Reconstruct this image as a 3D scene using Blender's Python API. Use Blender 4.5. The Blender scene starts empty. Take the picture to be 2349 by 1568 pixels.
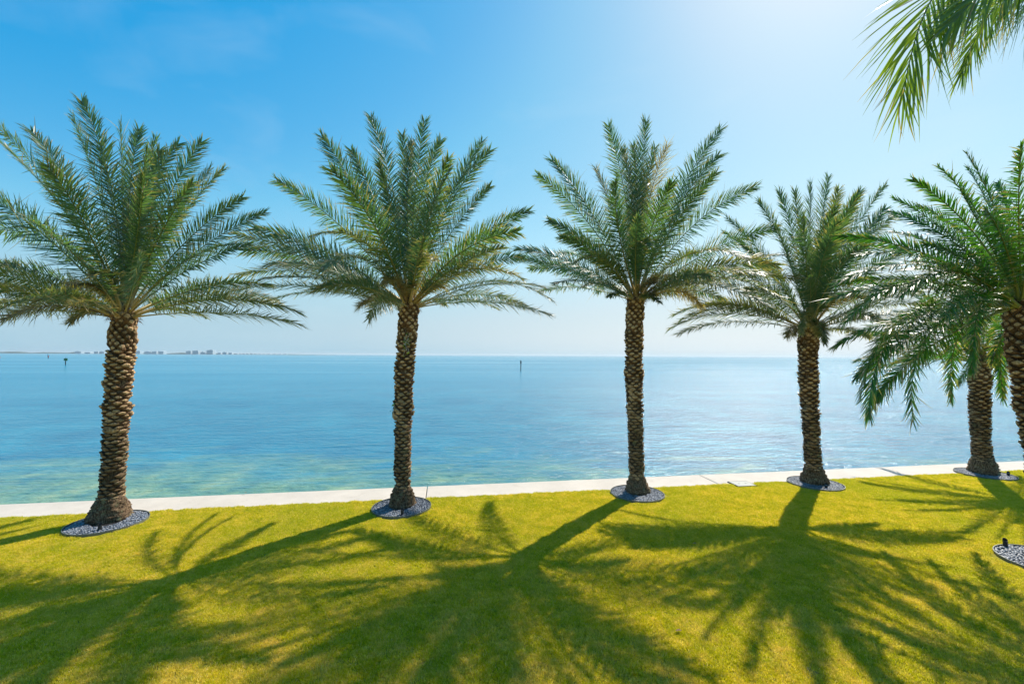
import bpy, math, random
import numpy as np
from mathutils import Vector, Matrix
R = math.radians
rnd = random.Random(7)
nr = np.random.default_rng(11)
sc = bpy.context.scene
col = sc.collection

# ------------------------------------------------------------------ camera, sky, sun, exposure
CAMZ = 4.0
PITCH, ROLL = 1.83, 0.31
cam_d = bpy.data.cameras.new('camera'); cam = bpy.data.objects.new('camera', cam_d); col.objects.link(cam)
cam_d.sensor_width = 36; cam_d.lens = 14.87; cam_d.clip_start = 0.05; cam_d.clip_end = 60000
CAMR = Matrix.Rotation(R(90 + PITCH), 4, 'X') @ Matrix.Rotation(R(ROLL), 4, 'Z')
cam.matrix_world = Matrix.Translation((0, 0, CAMZ)) @ CAMR
sc.camera = cam

SUN_AZ, SUN_EL = 39.8, 47.0          # degrees right of the view direction, above the horizon
world = bpy.data.worlds.new('World'); sc.world = world; world.use_nodes = True
wn = world.node_tree.nodes; wl = world.node_tree.links
for n in list(wn): wn.remove(n)
w_out = wn.new('ShaderNodeOutputWorld'); w_bg = wn.new('ShaderNodeBackground'); w_bg.inputs['Strength'].default_value = 0.088
sky = wn.new('ShaderNodeTexSky'); sky.sky_type = 'NISHITA'; sky.sun_disc = False
sky.sun_elevation = R(SUN_EL); sky.sun_rotation = R(SUN_AZ)
sky.altitude = 0; sky.air_density = 1.0; sky.dust_density = 0.35; sky.ozone_density = 1.5
# colour response of the sky: each channel of the physical sky goes through its own curve
def curve(src, pts):
    mr = wn.new('ShaderNodeMapRange'); mr.inputs[2].default_value = 30; wl.new(src, mr.inputs[0])
    r = wn.new('ShaderNodeValToRGB'); e = r.color_ramp.elements
    while len(e) > 1: e.remove(e[-1])
    e[0].position = pts[0][0] / 30; e[0].color = (pts[0][1],) * 3 + (1,)
    for p, v in pts[1:]:
        k = e.new(p / 30); k.color = (v,) * 3 + (1,)
    wl.new(mr.outputs[0], r.inputs[0]); return r.outputs[0]
SKYK = 1 / 0.188
# thin high cloud: a faint veil over the same sky
tc = wn.new('ShaderNodeTexCoord'); mp = wn.new('ShaderNodeMapping'); mp.inputs['Scale'].default_value = (1.6, 1.6, 4.0); mp.inputs['Rotation'].default_value = (0, 0.3, 0.9); mp.inputs['Location'].default_value = (3.1, 1.7, 0.4)
cn = wn.new('ShaderNodeTexNoise'); cn.inputs['Scale'].default_value = 2.1; cn.inputs['Detail'].default_value = 6; cn.inputs['Roughness'].default_value = 0.5; cn.inputs['Distortion'].default_value = 0.5
cr = wn.new('ShaderNodeMapRange'); cr.inputs[1].default_value = 0.55; cr.inputs[2].default_value = 0.85; cr.inputs[3].default_value = 0; cr.inputs[4].default_value = 0.17
c_mix = wn.new('ShaderNodeMix'); c_mix.data_type = 'RGBA'; c_mix.inputs[7].default_value = (7.6, 8.6, 9.2, 1)
wl.new(tc.outputs['Generated'], mp.inputs[0]); wl.new(mp.outputs[0], cn.inputs['Vector']); wl.new(cn.outputs['Fac'], cr.inputs[0])
sp = wn.new('ShaderNodeSeparateColor'); wl.new(sky.outputs[0], sp.inputs[0]); cb_ = wn.new('ShaderNodeCombineColor')
wl.new(curve(sp.outputs[0], [(1.0, .012), (1.25, .022), (1.72, .115), (2.2, .235), (3.8, .56), (6, .92), (12, 1.6)]), cb_.inputs[0])
wl.new(curve(sp.outputs[1], [(1.2, .22), (2.05, .36), (2.7, .47), (3.2, .58), (5.2, .84), (8, 1.05), (14, 1.7)]), cb_.inputs[1])
wl.new(curve(sp.outputs[2], [(1.8, .45), (3.3, .74), (5, .87), (7.5, 1.0), (12, 1.2), (20, 1.8)]), cb_.inputs[2])
# sea haze: towards the horizon the sky pales
bw = wn.new('ShaderNodeRGBToBW'); wl.new(sky.outputs[0], bw.inputs[0]); cb2 = wn.new('ShaderNodeCombineColor')
wl.new(curve(bw.outputs[0], [(1.5, .16), (3, .26), (6.2, .40), (10, .78), (16, 1.1)]), cb2.inputs[0])
wl.new(curve(bw.outputs[0], [(1.5, .32), (3, .48), (6.2, .62), (10, .87), (16, 1.1)]), cb2.inputs[1])
wl.new(curve(bw.outputs[0], [(1.5, .48), (3, .64), (6.2, .75), (10, .91), (16, 1.1)]), cb2.inputs[2])
wsep = wn.new('ShaderNodeSeparateXYZ'); wl.new(tc.outputs['Generated'], wsep.inputs[0])
vf = wn.new('ShaderNodeMapRange'); vf.interpolation_type = 'SMOOTHSTEP'; vf.inputs[1].default_value = 0.0; vf.inputs[2].default_value = 0.26; vf.inputs[3].default_value = 1.0; vf.inputs[4].default_value = 0.0
wl.new(wsep.outputs['Z'], vf.inputs[0])
v_mix = wn.new('ShaderNodeMix'); v_mix.data_type = 'RGBA'; wl.new(vf.outputs[0], v_mix.inputs[0]); wl.new(cb_.outputs[0], v_mix.inputs[6]); wl.new(cb2.outputs[0], v_mix.inputs[7])
wl.new(v_mix.outputs[2], c_mix.inputs[6]); wl.new(cr.outputs[0], c_mix.inputs[0]); c_mix.inputs[7].default_value = (.80, .93, 1.0, 1)
w_sc = wn.new('ShaderNodeVectorMath'); w_sc.operation = 'SCALE'; w_sc.inputs['Scale'].default_value = SKYK; wl.new(c_mix.outputs[2], w_sc.inputs[0])
wl.new(w_sc.outputs[0], w_bg.inputs[0]); wl.new(w_bg.outputs[0], w_out.inputs[0])

sun_d = bpy.data.lights.new('sun', 'SUN'); sun_d.energy = 3.2; sun_d.angle = R(0.53); sun_d.color = (1.0, 0.94, 0.84)
sun = bpy.data.objects.new('sun', sun_d); col.objects.link(sun)
sdir = Vector((math.sin(R(SUN_AZ)) * math.cos(R(SUN_EL)), math.cos(R(SUN_AZ)) * math.cos(R(SUN_EL)), math.sin(R(SUN_EL))))
sun.rotation_euler = sdir.to_track_quat('Z', 'Y').to_euler(); sun.location = sdir * 60
sc.view_settings.view_transform = 'Standard'; sc.view_settings.look = 'None'
sc.view_settings.exposure = 1.12; sc.view_settings.gamma = 1.0; sc.view_settings.use_curve_mapping = False
sc.render.engine = 'CYCLES'

# ------------------------------------------------------------------ helpers
ROT3 = CAMR.to_3x3()
def ray(px, py):                       # measured picture position (2348 wide) -> direction from the eye
    return ROT3 @ Vector(((px - 1174) / 970.0, (784 - py) / 970.0, -1.0))
def at(px, py, Y):                     # place at a real distance Y in front
    d = ray(px, py); t = Y / d.y
    return Vector((0, 0, CAMZ)) + d * t
def ground(px, py, z=0.0):
    d = ray(px, py); t = (z - CAMZ) / d.z
    return Vector((0, 0, CAMZ)) + d * t

def link(name, me, parent=None, mats=None):
    o = bpy.data.objects.new(name, me); col.objects.link(o)
    if parent is not None: o.parent = parent
    if mats is not None and me is not None:
        for m in (mats if isinstance(mats, (list, tuple)) else [mats]): me.materials.append(m)
    return o
def mesh(name, v, f, smooth=False, tint=None):
    me = bpy.data.meshes.new(name)
    me.from_pydata([tuple(a) for a in v] if not isinstance(v, np.ndarray) else v.tolist(), [], f if isinstance(f, list) else f.tolist())
    if smooth: me.polygons.foreach_set('use_smooth', np.ones(len(me.polygons), bool))
    if tint is not None:
        a = me.color_attributes.new('tint', 'FLOAT_COLOR', 'POINT')
        t = np.ones((len(v), 4), np.float32); t[:, :3] = tint; a.data.foreach_set('color', t.ravel())
    me.update(); return me
def tag(o, label=None, cat=None, group=None, kind=None):
    if label: o['label'] = label
    if cat: o['category'] = cat
    if group: o['group'] = group
    if kind: o['kind'] = kind
    return o
def thing(name, loc, label, cat, group=None):
    o = bpy.data.objects.new(name, None); col.objects.link(o); o.location = loc; o.empty_display_size = 0.3
    return tag(o, label, cat, group)

class MB:                               # simple mesh collector
    def __init__(s): s.v = []; s.f = []; s.t = []
    def add(s, v, f, t=None):
        b = len(s.v); s.v += [tuple(a) for a in v]; s.f += [tuple(i + b for i in q) for q in f]
        s.t += [t if t is not None else (1, 1, 1)] * len(v)
    def box(s, c, d, M=None, t=None):
        x, y, z = [a / 2 for a in d]
        v = [Vector((sx * x, sy * y, sz * z)) for sz in (-1, 1) for sy in (-1, 1) for sx in (-1, 1)]
        if M: v = [M @ a for a in v]
        v = [a + Vector(c) for a in v]
        s.add(v, [(0, 2, 3, 1), (4, 5, 7, 6), (0, 1, 5, 4), (2, 6, 7, 3), (0, 4, 6, 2), (1, 3, 7, 5)], t)
    def tube(s, pts, rad, n=8, t=None, cap=True):
        pts = [Vector(p) for p in pts]; v = []; f = []
        for i, p in enumerate(pts):
            T = (pts[min(i + 1, len(pts) - 1)] - pts[max(i - 1, 0)]).normalized()
            A = T.orthogonal().normalized() if abs(T.z) > .95 else T.cross(Vector((0, 0, 1))).normalized()
            if abs(T.z) > .95: A = (Vector((1, 0, 0)) - T * T.x).normalized()
            B = T.cross(A); r = rad[i] if hasattr(rad, '__len__') else rad
            for k in range(n):
                a = 2 * math.pi * k / n; v.append(p + (A * math.cos(a) + B * math.sin(a)) * r)
        for i in range(len(pts) - 1):
            for k in range(n):
                a = i * n + k; b = i * n + (k + 1) % n; f.append((a, b, b + n, a + n))
        if cap: f.append(tuple(reversed(range(n)))); f.append(tuple(range((len(pts) - 1) * n, len(pts) * n)))
        s.add(v, f, t)
    def build(s, name, mat, parent=None, smooth=False, tint=False):
        me = mesh(name, s.v, s.f, smooth, np.array(s.t) if tint else None)
        return link(name, me, parent, mat)

# ------------------------------------------------------------------ materials
def new_mat(name):
    m = bpy.data.materials.new(name); m.use_nodes = True
    n = m.node_tree.nodes; l = m.node_tree.links
    for a in list(n): n.remove(a)
    out = n.new('ShaderNodeOutputMaterial'); return m, n, l, out
def rampn(n, stops):
    r = n.new('ShaderNodeValToRGB'); e = r.color_ramp.elements
    while len(e) > 1: e.remove(e[-1])
    e[0].position = stops[0][0]; e[0].color = (*stops[0][1], 1)
    for p, c in stops[1:]:
        x = e.new(p); x.color = (*c, 1)
    return r
def noise(n, l, vec, scale, detail=4, rough=.55, dist=0):
    x = n.new('ShaderNodeTexNoise'); x.inputs['Scale'].default_value = scale; x.inputs['Detail'].default_value = detail
    x.inputs['Roughness'].default_value = rough; x.inputs['Distortion'].default_value = dist
    if vec is not None: l.new(vec, x.inputs['Vector'])
    return x
def mixc(n, l, a, b, fac, mode='MIX'):
    x = n.new('ShaderNodeMix'); x.data_type = 'RGBA'; x.blend_type = mode
    for s, i in ((a, 6), (b, 7)):
        if isinstance(s, tuple): x.inputs[i].default_value = (*s, 1)
        else: l.new(s, x.inputs[i])
    if isinstance(fac, (int, float)): x.inputs[0].default_value = fac
    else: l.new(fac, x.inputs[0])
    return x.outputs[2]
def mapr(n, l, v, a, b, c=0, d=1):
    x = n.new('ShaderNodeMapRange'); l.new(v, x.inputs[0])
    for i, k in zip((1, 2, 3, 4), (a, b, c, d)): x.inputs[i].default_value = k
    return x.outputs[0]
def bump(n, l, h, strength, dist, normal=None):
    b = n.new('ShaderNodeBump'); b.inputs['Strength'].default_value = strength; b.inputs['Distance'].default_value = dist
    l.new(h, b.inputs['Height'])
    if normal is not None: l.new(normal, b.inputs['Normal'])
    return b.outputs[0]

def leaf_mat(name, trans=0.35, rough=0.38, spec=0.5, tcol=(1.5, 1.45, 0.5)):
    m, n, l, out = new_mat(name)
    a = n.new('ShaderNodeAttribute'); a.attribute_name = 'tint'
    g = n.new('ShaderNodeNewGeometry')
    ns = noise(n, l, g.outputs['Position'], 9.0, 2)
    c = mixc(n, l, a.outputs['Color'], (0.62, 0.62, 0.62), mapr(n, l, ns.outputs['Fac'], .3, .7, 0, .55), 'MULTIPLY')
    p = n.new('ShaderNodeBsdfPrincipled'); l.new(c, p.inputs['Base Color']); p.inputs['Roughness'].default_value = rough
    p.inputs['Specular IOR Level'].default_value = spec
    t = n.new('ShaderNodeBsdfTranslucent'); l.new(mixc(n, l, c, tcol, 1.0, 'MULTIPLY'), t.inputs['Color'])
    mx = n.new('ShaderNodeMixShader'); mx.inputs[0].default_value = trans
    l.new(p.outputs[0], mx.inputs[1]); l.new(t.outputs[0], mx.inputs[2]); l.new(mx.outputs[0], out.inputs[0])
    return m
def simple_mat(name, colr, rough=.6, var=.3, scale=20, bmp=0.0, spec=.4, metal=0):
    m, n, l, out = new_mat(name)
    g = n.new('ShaderNodeNewGeometry'); ns = noise(n, l, g.outputs['Position'], scale, 5)
    r = rampn(n, [(0.3, tuple(c * (1 - var) for c in colr)), (0.7, tuple(min(1, c * (1 + var * .6)) for c in colr))])
    l.new(ns.outputs['Fac'], r.inputs[0])
    p = n.new('ShaderNodeBsdfPrincipled'); l.new(r.outputs[0], p.inputs['Base Color']); p.inputs['Roughness'].default_value = rough
    p.inputs['Specular IOR Level'].default_value = spec; p.inputs['Metallic'].default_value = metal
    if bmp: l.new(bump(n, l, ns.outputs['Fac'], 1.0, bmp), p.inputs['Normal'])
    l.new(p.outputs[0], out.inputs[0]); return m

M_leaf = leaf_mat('date_leaf', .38, .42, .45, (1.5, 1.6, .5))
M_leaf2 = leaf_mat('glossy_date_leaf', .36, .36, .45, (1.35, 1.6, .45))
M_coco = leaf_mat('coconut_leaf', .42, .35, .5, (1.9, 1.9, .35))
M_stalk = leaf_mat('stalk', .08, .4, .4, (1.2, 1.2, .6))

def bark_mat(name, stops, moss):
    m, n, l, out = new_mat(name)
    g = n.new('ShaderNodeNewGeometry'); tcn = n.new('ShaderNodeTexCoord')
    mpn = n.new('ShaderNodeMapping'); mpn.inputs['Scale'].default_value = (1, 1, .35); l.new(g.outputs['Position'], mpn.inputs[0])
    n1 = noise(n, l, mpn.outputs[0], 38, 7, .68); n2 = noise(n, l, g.outputs['Position'], 2.6, 5, .65); n3 = noise(n, l, g.outputs['Position'], 95, 4, .7)
    r = rampn(n, stops); l.new(n1.outputs['Fac'], r.inputs[0])
    oi = n.new('ShaderNodeObjectInfo')
    hs = n.new('ShaderNodeHueSaturation'); l.new(r.outputs[0], hs.inputs['Color'])
    l.new(mapr(n, l, oi.outputs['Random'], 0, 1, .62, 1.35), hs.inputs['Value'])
    sep = n.new('ShaderNodeSeparateXYZ'); l.new(g.outputs['Position'], sep.inputs[0])
    # lower trunk: weathered nearly black, with lichen and algae patches
    low = n.new('ShaderNodeMath'); low.operation = 'ADD'; l.new(mapr(n, l, sep.outputs['Z'], 1.4, 3.3, 1, 0), low.inputs[0]); l.new(mapr(n, l, n2.outputs['Fac'], .35, .65, -.4, .4), low.inputs[1]); low.use_clamp = True
    lw2 = n.new('ShaderNodeMath'); lw2.operation = 'MULTIPLY'; l.new(low.outputs[0], lw2.inputs[0]); l.new(mapr(n, l, sep.outputs['Z'], .3, .75, .35, 1), lw2.inputs[1])
    mul = n.new('ShaderNodeMath'); mul.operation = 'MULTIPLY'; l.new(lw2.outputs[0], mul.inputs[0]); mul.inputs[1].default_value = .64
    dk = mixc(n, l, hs.outputs[0], (.018, .014, .009), mul.outputs[0])
    n4 = noise(n, l, g.outputs['Position'], 7, 6, .7)
    mo = n.new('ShaderNodeMath'); mo.operation = 'MULTIPLY'; l.new(mapr(n, l, n4.outputs['Fac'], .56, .66, 0, moss), mo.inputs[0]); l.new(low.outputs[0], mo.inputs[1])
    mc = mixc(n, l, (.13, .17, .05), (.40, .36, .22), mapr(n, l, n3.outputs['Fac'], .4, .6))
    fin = mixc(n, l, dk, mc, mo.outputs[0])
    p = n.new('ShaderNodeBsdfPrincipled'); l.new(fin, p.inputs['Base Color']); p.inputs['Roughness'].default_value = .9; p.inputs['Specular IOR Level'].default_value = .2
    b1 = bump(n, l, n1.outputs['Fac'], 1.0, .018); l.new(bump(n, l, n3.outputs['Fac'], .8, .006, b1), p.inputs['Normal'])
    l.new(p.outputs[0], out.inputs[0]); return m
M_core = bark_mat('trunk_fibre', [(.36, (.022, .012, .006)), (.5, (.17, .10, .055)), (.66, (.46, .33, .20))], .7)
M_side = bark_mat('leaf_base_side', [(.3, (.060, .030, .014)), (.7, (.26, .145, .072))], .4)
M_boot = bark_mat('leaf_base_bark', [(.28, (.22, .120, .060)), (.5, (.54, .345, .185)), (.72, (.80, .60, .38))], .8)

def pebble_mat():
    m, n, l, out = new_mat('slate_pebble')
    g = n.new('ShaderNodeNewGeometry'); oi = n.new('ShaderNodeObjectInfo')
    wnz = noise(n, l, g.outputs['Position'], 17, 1)
    ad = n.new('ShaderNodeMath'); ad.operation = 'ADD'; l.new(mapr(n, l, wnz.outputs['Fac'], .25, .75, 0, .55), ad.inputs[0]); l.new(mapr(n, l, oi.outputs['Random'], 0, 1, 0, .45), ad.inputs[1])
    r = rampn(n, [(0, (.035, .042, .058)), (.40, (.11, .13, .165)), (.75, (.25, .265, .30)), (.97, (.36, .33, .31))]); l.new(ad.outputs[0], r.inputs[0])
    n2 = noise(n, l, g.outputs['Position'], 160, 3); c = mixc(n, l, r.outputs[0], (.6, .6, .6), mapr(n, l, n2.outputs['Fac'], .4, .7, 0, .4), 'MULTIPLY')
    p = n.new('ShaderNodeBsdfPrincipled'); l.new(c, p.inputs['Base Color']); p.inputs['Roughness'].default_value = .5
    l.new(p.outputs[0], out.inputs[0]); return m
M_peb = pebble_mat()
M_soil = simple_mat('bed_soil', (.014, .013, .014), .95, .4, 60, .01)
M_edge = simple_mat('metal_edging', (.16, .17, .145), .5, .2, 15, 0, .4, .3)
M_black = simple_mat('black_fixture', (.014, .015, .018), .35, .2, 40)
M_glass = simple_mat('fixture_lens', (.30, .33, .36), .15, .2, 40)

def lawn_color(n, l):
    g = n.new('ShaderNodeNewGeometry')
    P = g.outputs['Position']
    big = noise(n, l, P, .33, 5, .6, .4); mid = noise(n, l, P, 2.6, 9, .82, .3); fine = noise(n, l, P, 22, 5, .8)
    r1 = rampn(n, [(.30, (.27, .31, .008)), (.50, (.53, .465, .008)), (.70, (.72, .56, .12))]); l.new(mid.outputs['Fac'], r1.inputs[0])
    c1 = mixc(n, l, r1.outputs[0], (.37, .40, .008), mapr(n, l, big.outputs['Fac'], .42, .62, .0, .6))
    st = n.new('ShaderNodeMath'); st.operation = 'MULTIPLY'; l.new(mapr(n, l, fine.outputs['Fac'], .5, .72), st.inputs[0]); l.new(mapr(n, l, mid.outputs['Fac'], .40, .62, .25, 1.0), st.inputs[1])
    c2 = mixc(n, l, c1, (.88, .70, .28), st.outputs[0])
    # thinner, strawy turf where the lawn dries out away from the wall
    sy = n.new('ShaderNodeSeparateXYZ'); l.new(P, sy.inputs[0]); pt = noise(n, l, P, 1.5, 8, .78, .8)
    dr = n.new('ShaderNodeMath'); dr.operation = 'MULTIPLY'; l.new(mapr(n, l, sy.outputs['Y'], 11, 6, .15, 1), dr.inputs[0]); l.new(mapr(n, l, pt.outputs['Fac'], .46, .66, 0, .6), dr.inputs[1])
    return mixc(n, l, c2, (.70, .52, .19), dr.outputs[0]), fine, P
def grass_mat():
    m, n, l, out = new_mat('grass_blade')
    c, fine, P = lawn_color(n, l)
    gi_ = n.new('ShaderNodeNewGeometry'); hv = n.new('ShaderNodeHueSaturation'); l.new(c, hv.inputs['Color'])
    l.new(mapr(n, l, gi_.outputs['Random Per Island'], 0, 1, .75, 1.35), hv.inputs['Value']); c = hv.outputs[0]
    c = mixc(n, l, c, (.74, .60, .30), mapr(n, l, gi_.outputs['Random Per Island'], .86, .90, 0, .75))
    d = n.new('ShaderNodeBsdfPrincipled'); l.new(c, d.inputs['Base Color']); d.inputs['Roughness'].default_value = .7; d.inputs['Specular IOR Level'].default_value = .08
    t = n.new('ShaderNodeBsdfTranslucent'); l.new(mixc(n, l, c, (1.5, 1.5, .7), 1.0, 'MULTIPLY'), t.inputs['Color'])
    mx = n.new('ShaderNodeMixShader'); mx.inputs[0].default_value = .5
    l.new(d.outputs[0], mx.inputs[1]); l.new(t.outputs[0], mx.inputs[2]); l.new(mx.outputs[0], out.inputs[0]); return m
def turf_mat():
    m, n, l, out = new_mat('turf')
    c, fine, P = lawn_color(n, l)
    c = mixc(n, l, c, (.62, .60, .62), 1.0, 'MULTIPLY')
    d = n.new('ShaderNodeBsdfPrincipled'); l.new(c, d.inputs['Base Color']); d.inputs['Roughness'].default_value = .95; d.inputs['Specular IOR Level'].default_value = .1
    f2 = noise(n, l, P, 60, 4, .75); l.new(bump(n, l, f2.outputs['Fac'], 1, .02), d.inputs['Normal'])
    l.new(d.outputs[0], out.inputs[0]); return m
M_grass = grass_mat(); M_turf = turf_mat()

def concrete_mat(name, base=(.56, .49, .415)):
    m, n, l, out = new_mat(name)
    g = n.new('ShaderNodeNewGeometry'); P = g.outputs['Position']
    a = noise(n, l, P, 1.1, 6, .65); b = noise(n, l, P, 40, 4, .6); s = noise(n, l, P, 5, 7, .75, .8)
    r = rampn(n, [(.3, tuple(x * .84 for x in base)), (.65, base)]); l.new(a.outputs['Fac'], r.inputs[0])
    c = mixc(n, l, r.outputs[0], (.72, .68, .62), mapr(n, l, s.outputs['Fac'], .58, .75, 0, .9), 'MULTIPLY')
    c = mixc(n, l, c, (.86, .86, .86), mapr(n, l, b.outputs['Fac'], .45, .7, 0, .8), 'MULTIPLY')
    t2 = noise(n, l, P, .55, 8, .8, 1.5); c = mixc(n, l, c, (.66, .62, .56), mapr(n, l, t2.outputs['Fac'], .60, .72, 0, .9), 'MULTIPLY')
    p = n.new('ShaderNodeBsdfPrincipled'); l.new(c, p.inputs['Base Color']); p.inputs['Roughness'].default_value = .85
    l.new(bump(n, l, b.outputs['Fac'], .6, .003), p.inputs['Normal']); l.new(p.outputs[0], out.inputs[0]); return m
M_conc = concrete_mat('pale_concrete'); M_wallc = concrete_mat('wet_wall_concrete', (.30, .28, .22)); M_cover = concrete_mat('cover_concrete', (.50, .48, .42))

# ------------------------------------------------------------------ water
WALLDIR = Vector((1, .159, 0)).normalized(); WALLN = Vector((-WALLDIR.y, WALLDIR.x, 0))
CAPNEAR = Vector((0, 12.33, 0))         # a point on the lawn side edge of the wall cap
WATZ = -1.15
def water_mat():
    m, n, l, out = new_mat('bay_water')
    tcn = n.new('ShaderNodeTexCoord'); O = tcn.outputs['Object']; sep = n.new('ShaderNodeSeparateXYZ'); l.new(O, sep.inputs[0])
    # sandy and weedy bottom showing through by the wall
    n0 = noise(n, l, O, .16, 6, .6, .6); n1 = noise(n, l, O, .8, 5, .6, .3)
    sc_ = n.new('ShaderNodeMapping'); sc_.inputs['Scale'].default_value = (.35, 1, 1); l.new(O, sc_.inputs[0]); n2 = noise(n, l, sc_.outputs[0], .55, 5, .62, .8)
    edge = n.new('ShaderNodeMath'); edge.operation = 'ADD'; l.new(sep.outputs['Y'], edge.inputs[0]); l.new(mapr(n, l, n2.outputs['Fac'], .2, .8, -5.5, 5.5), edge.inputs[1])
    e2 = n.new('ShaderNodeMath'); e2.operation = 'ADD'; l.new(edge.outputs[0], e2.inputs[0]); l.new(mapr(n, l, sep.outputs['X'], -12, 16, -1.6, 5.0), e2.inputs[1])
    shallow = mapr(n, l, e2.outputs[0], 1.5, 10.0, 1, 0)
    deep = rampn(n, [(.3, (.008, .135, .235)), (.7, (.026, .250, .350))]); l.new(n0.outputs['Fac'], deep.inputs[0])
    far = mapr(n, l, sep.outputs['Y'], 6, 90, 0, 1)
    dc = mixc(n, l, deep.outputs[0], (.012, .220, .325), far)
    sand = rampn(n, [(.32, (.05, .19, .20)), (.52, (.15, .29, .20)), (.68, (.28, .38, .22))]); l.new(n1.outputs['Fac'], sand.inputs[0])
    c = mixc(n, l, dc, sand.outputs[0], mapr(n, l, shallow, 0, .8, 0, 1))
    # far bands of ruffled and smooth water
    mb = n.new('ShaderNodeMapping'); mb.inputs['Scale'].default_value = (.004, .02, 1); l.new(O, mb.inputs[0]); nb = noise(n, l, mb.outputs[0], 1.0, 6, .6, .5)
    c = mixc(n, l, c, (.62, .80, .86), mapr(n, l, nb.outputs['Fac'], .40, .62, 0, .9), 'MULTIPLY')
    p = n.new('ShaderNodeBsdfPrincipled'); l.new(c, p.inputs['Base Color']); p.inputs['IOR'].default_value = 1.33
    l.new(mapr(n, l, nb.outputs['Fac'], .35, .65, .13, .22), p.inputs['Roughness'])
    # waves: swell, chop and capillaries, crests running roughly along the shore
    def wv(sx, sy, rot, s, det=3, rg=.5, dist=.3):
        k = n.new('ShaderNodeMapping'); k.inputs['Scale'].default_value = (sx, sy, 1); k.inputs['Rotation'].default_value = (0, 0, R(rot)); l.new(O, k.inputs[0])
        return noise(n, l, k.outputs[0], s, det, rg, dist)
    a = wv(.22, 1, 8, .75, 4, .55); b = wv(.30, 1, 22, 2.6, 4, .6); cpl = wv(.35, 1, 32, 9, 4, .6); d = wv(.45, 1, -18, 5, 3, .55)
    nn = bump(n, l, a.outputs['Fac'], 1, .22); nn = bump(n, l, b.outputs['Fac'], 1, .20, nn); nn = bump(n, l, d.outputs['Fac'], 1, .055, nn); nn = bump(n, l, cpl.outputs['Fac'], 1, .050, nn)
    l.new(nn, p.inputs['Normal']); l.new(p.outputs[0], out.inputs[0]); return m
yaw = math.atan2(WALLDIR.y, WALLDIR.x)
capfar = CAPNEAR + WALLN * 1.12
wo = mesh('water', [(-16000, -.3, 0), (16000, -.3, 0), (16000, 60, 0), (-16000, 60, 0), (26000, 26000, 0), (-26000, 26000, 0)], [(0, 1, 2, 3), (3, 2, 4, 5)])
water = link('water', wo, None, water_mat()); water.location = (capfar.x, capfar.y, WATZ); water.rotation_euler.z = yaw
tag(water, kind='structure')

# ------------------------------------------------------------------ lawn and seawall
lo = mesh('lawn', [tuple(CAPNEAR + WALLDIR * -90), tuple(CAPNEAR + WALLDIR * -90 - WALLN * 60), tuple(CAPNEAR + WALLDIR * 90 - WALLN * 60), tuple(CAPNEAR + WALLDIR * 90)], [(0, 1, 2, 3)])
lawn = link('lawn', lo, None, M_turf); tag(lawn, kind='structure')
wall = thing('seawall', tuple(CAPNEAR + Vector((0, 0, -2))), 'long concrete seawall with a pale flat cap between the lawn and the water', 'seawall')
wall.rotation_euler.z = yaw
mb = MB(); mb.box((0, .56, .78), (180, .9, 2.35)); mb.build('wall_face', M_wallc, wall)
joints = [-84, -76, -67.5, -59, -50.5, -42, -34, -26, -18.6, -10.6, -2.42, 6.62, 13.6, 21.3, 29.5, 38, 46, 54, 62, 70, 78, 86]
for i in range(len(joints) - 1):
    x0, x1 = joints[i] + .012, joints[i + 1] - .012
    dz = 2.0 + rnd.uniform(-.004, .004); b = .014
    v = []
    for (z, ins) in ((dz - .24, 0), (dz - b, 0), (dz, b)):
        v += [(x0 + ins, 0 + ins, z), (x1 - ins, 0 + ins, z), (x1 - ins, 1.12 - ins, z), (x0 + ins, 1.12 - ins, z)]
    f = [(3, 2, 1, 0), (8, 9, 10, 11)]
    for k in range(2):
        for j in range(4): f.append((k * 4 + j, k * 4 + (j + 1) % 4, k * 4 + 4 + (j + 1) % 4, k * 4 + 4 + j))
    link('cap_slab', mesh('cap_slab', v, f), wall, M_conc)

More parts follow.
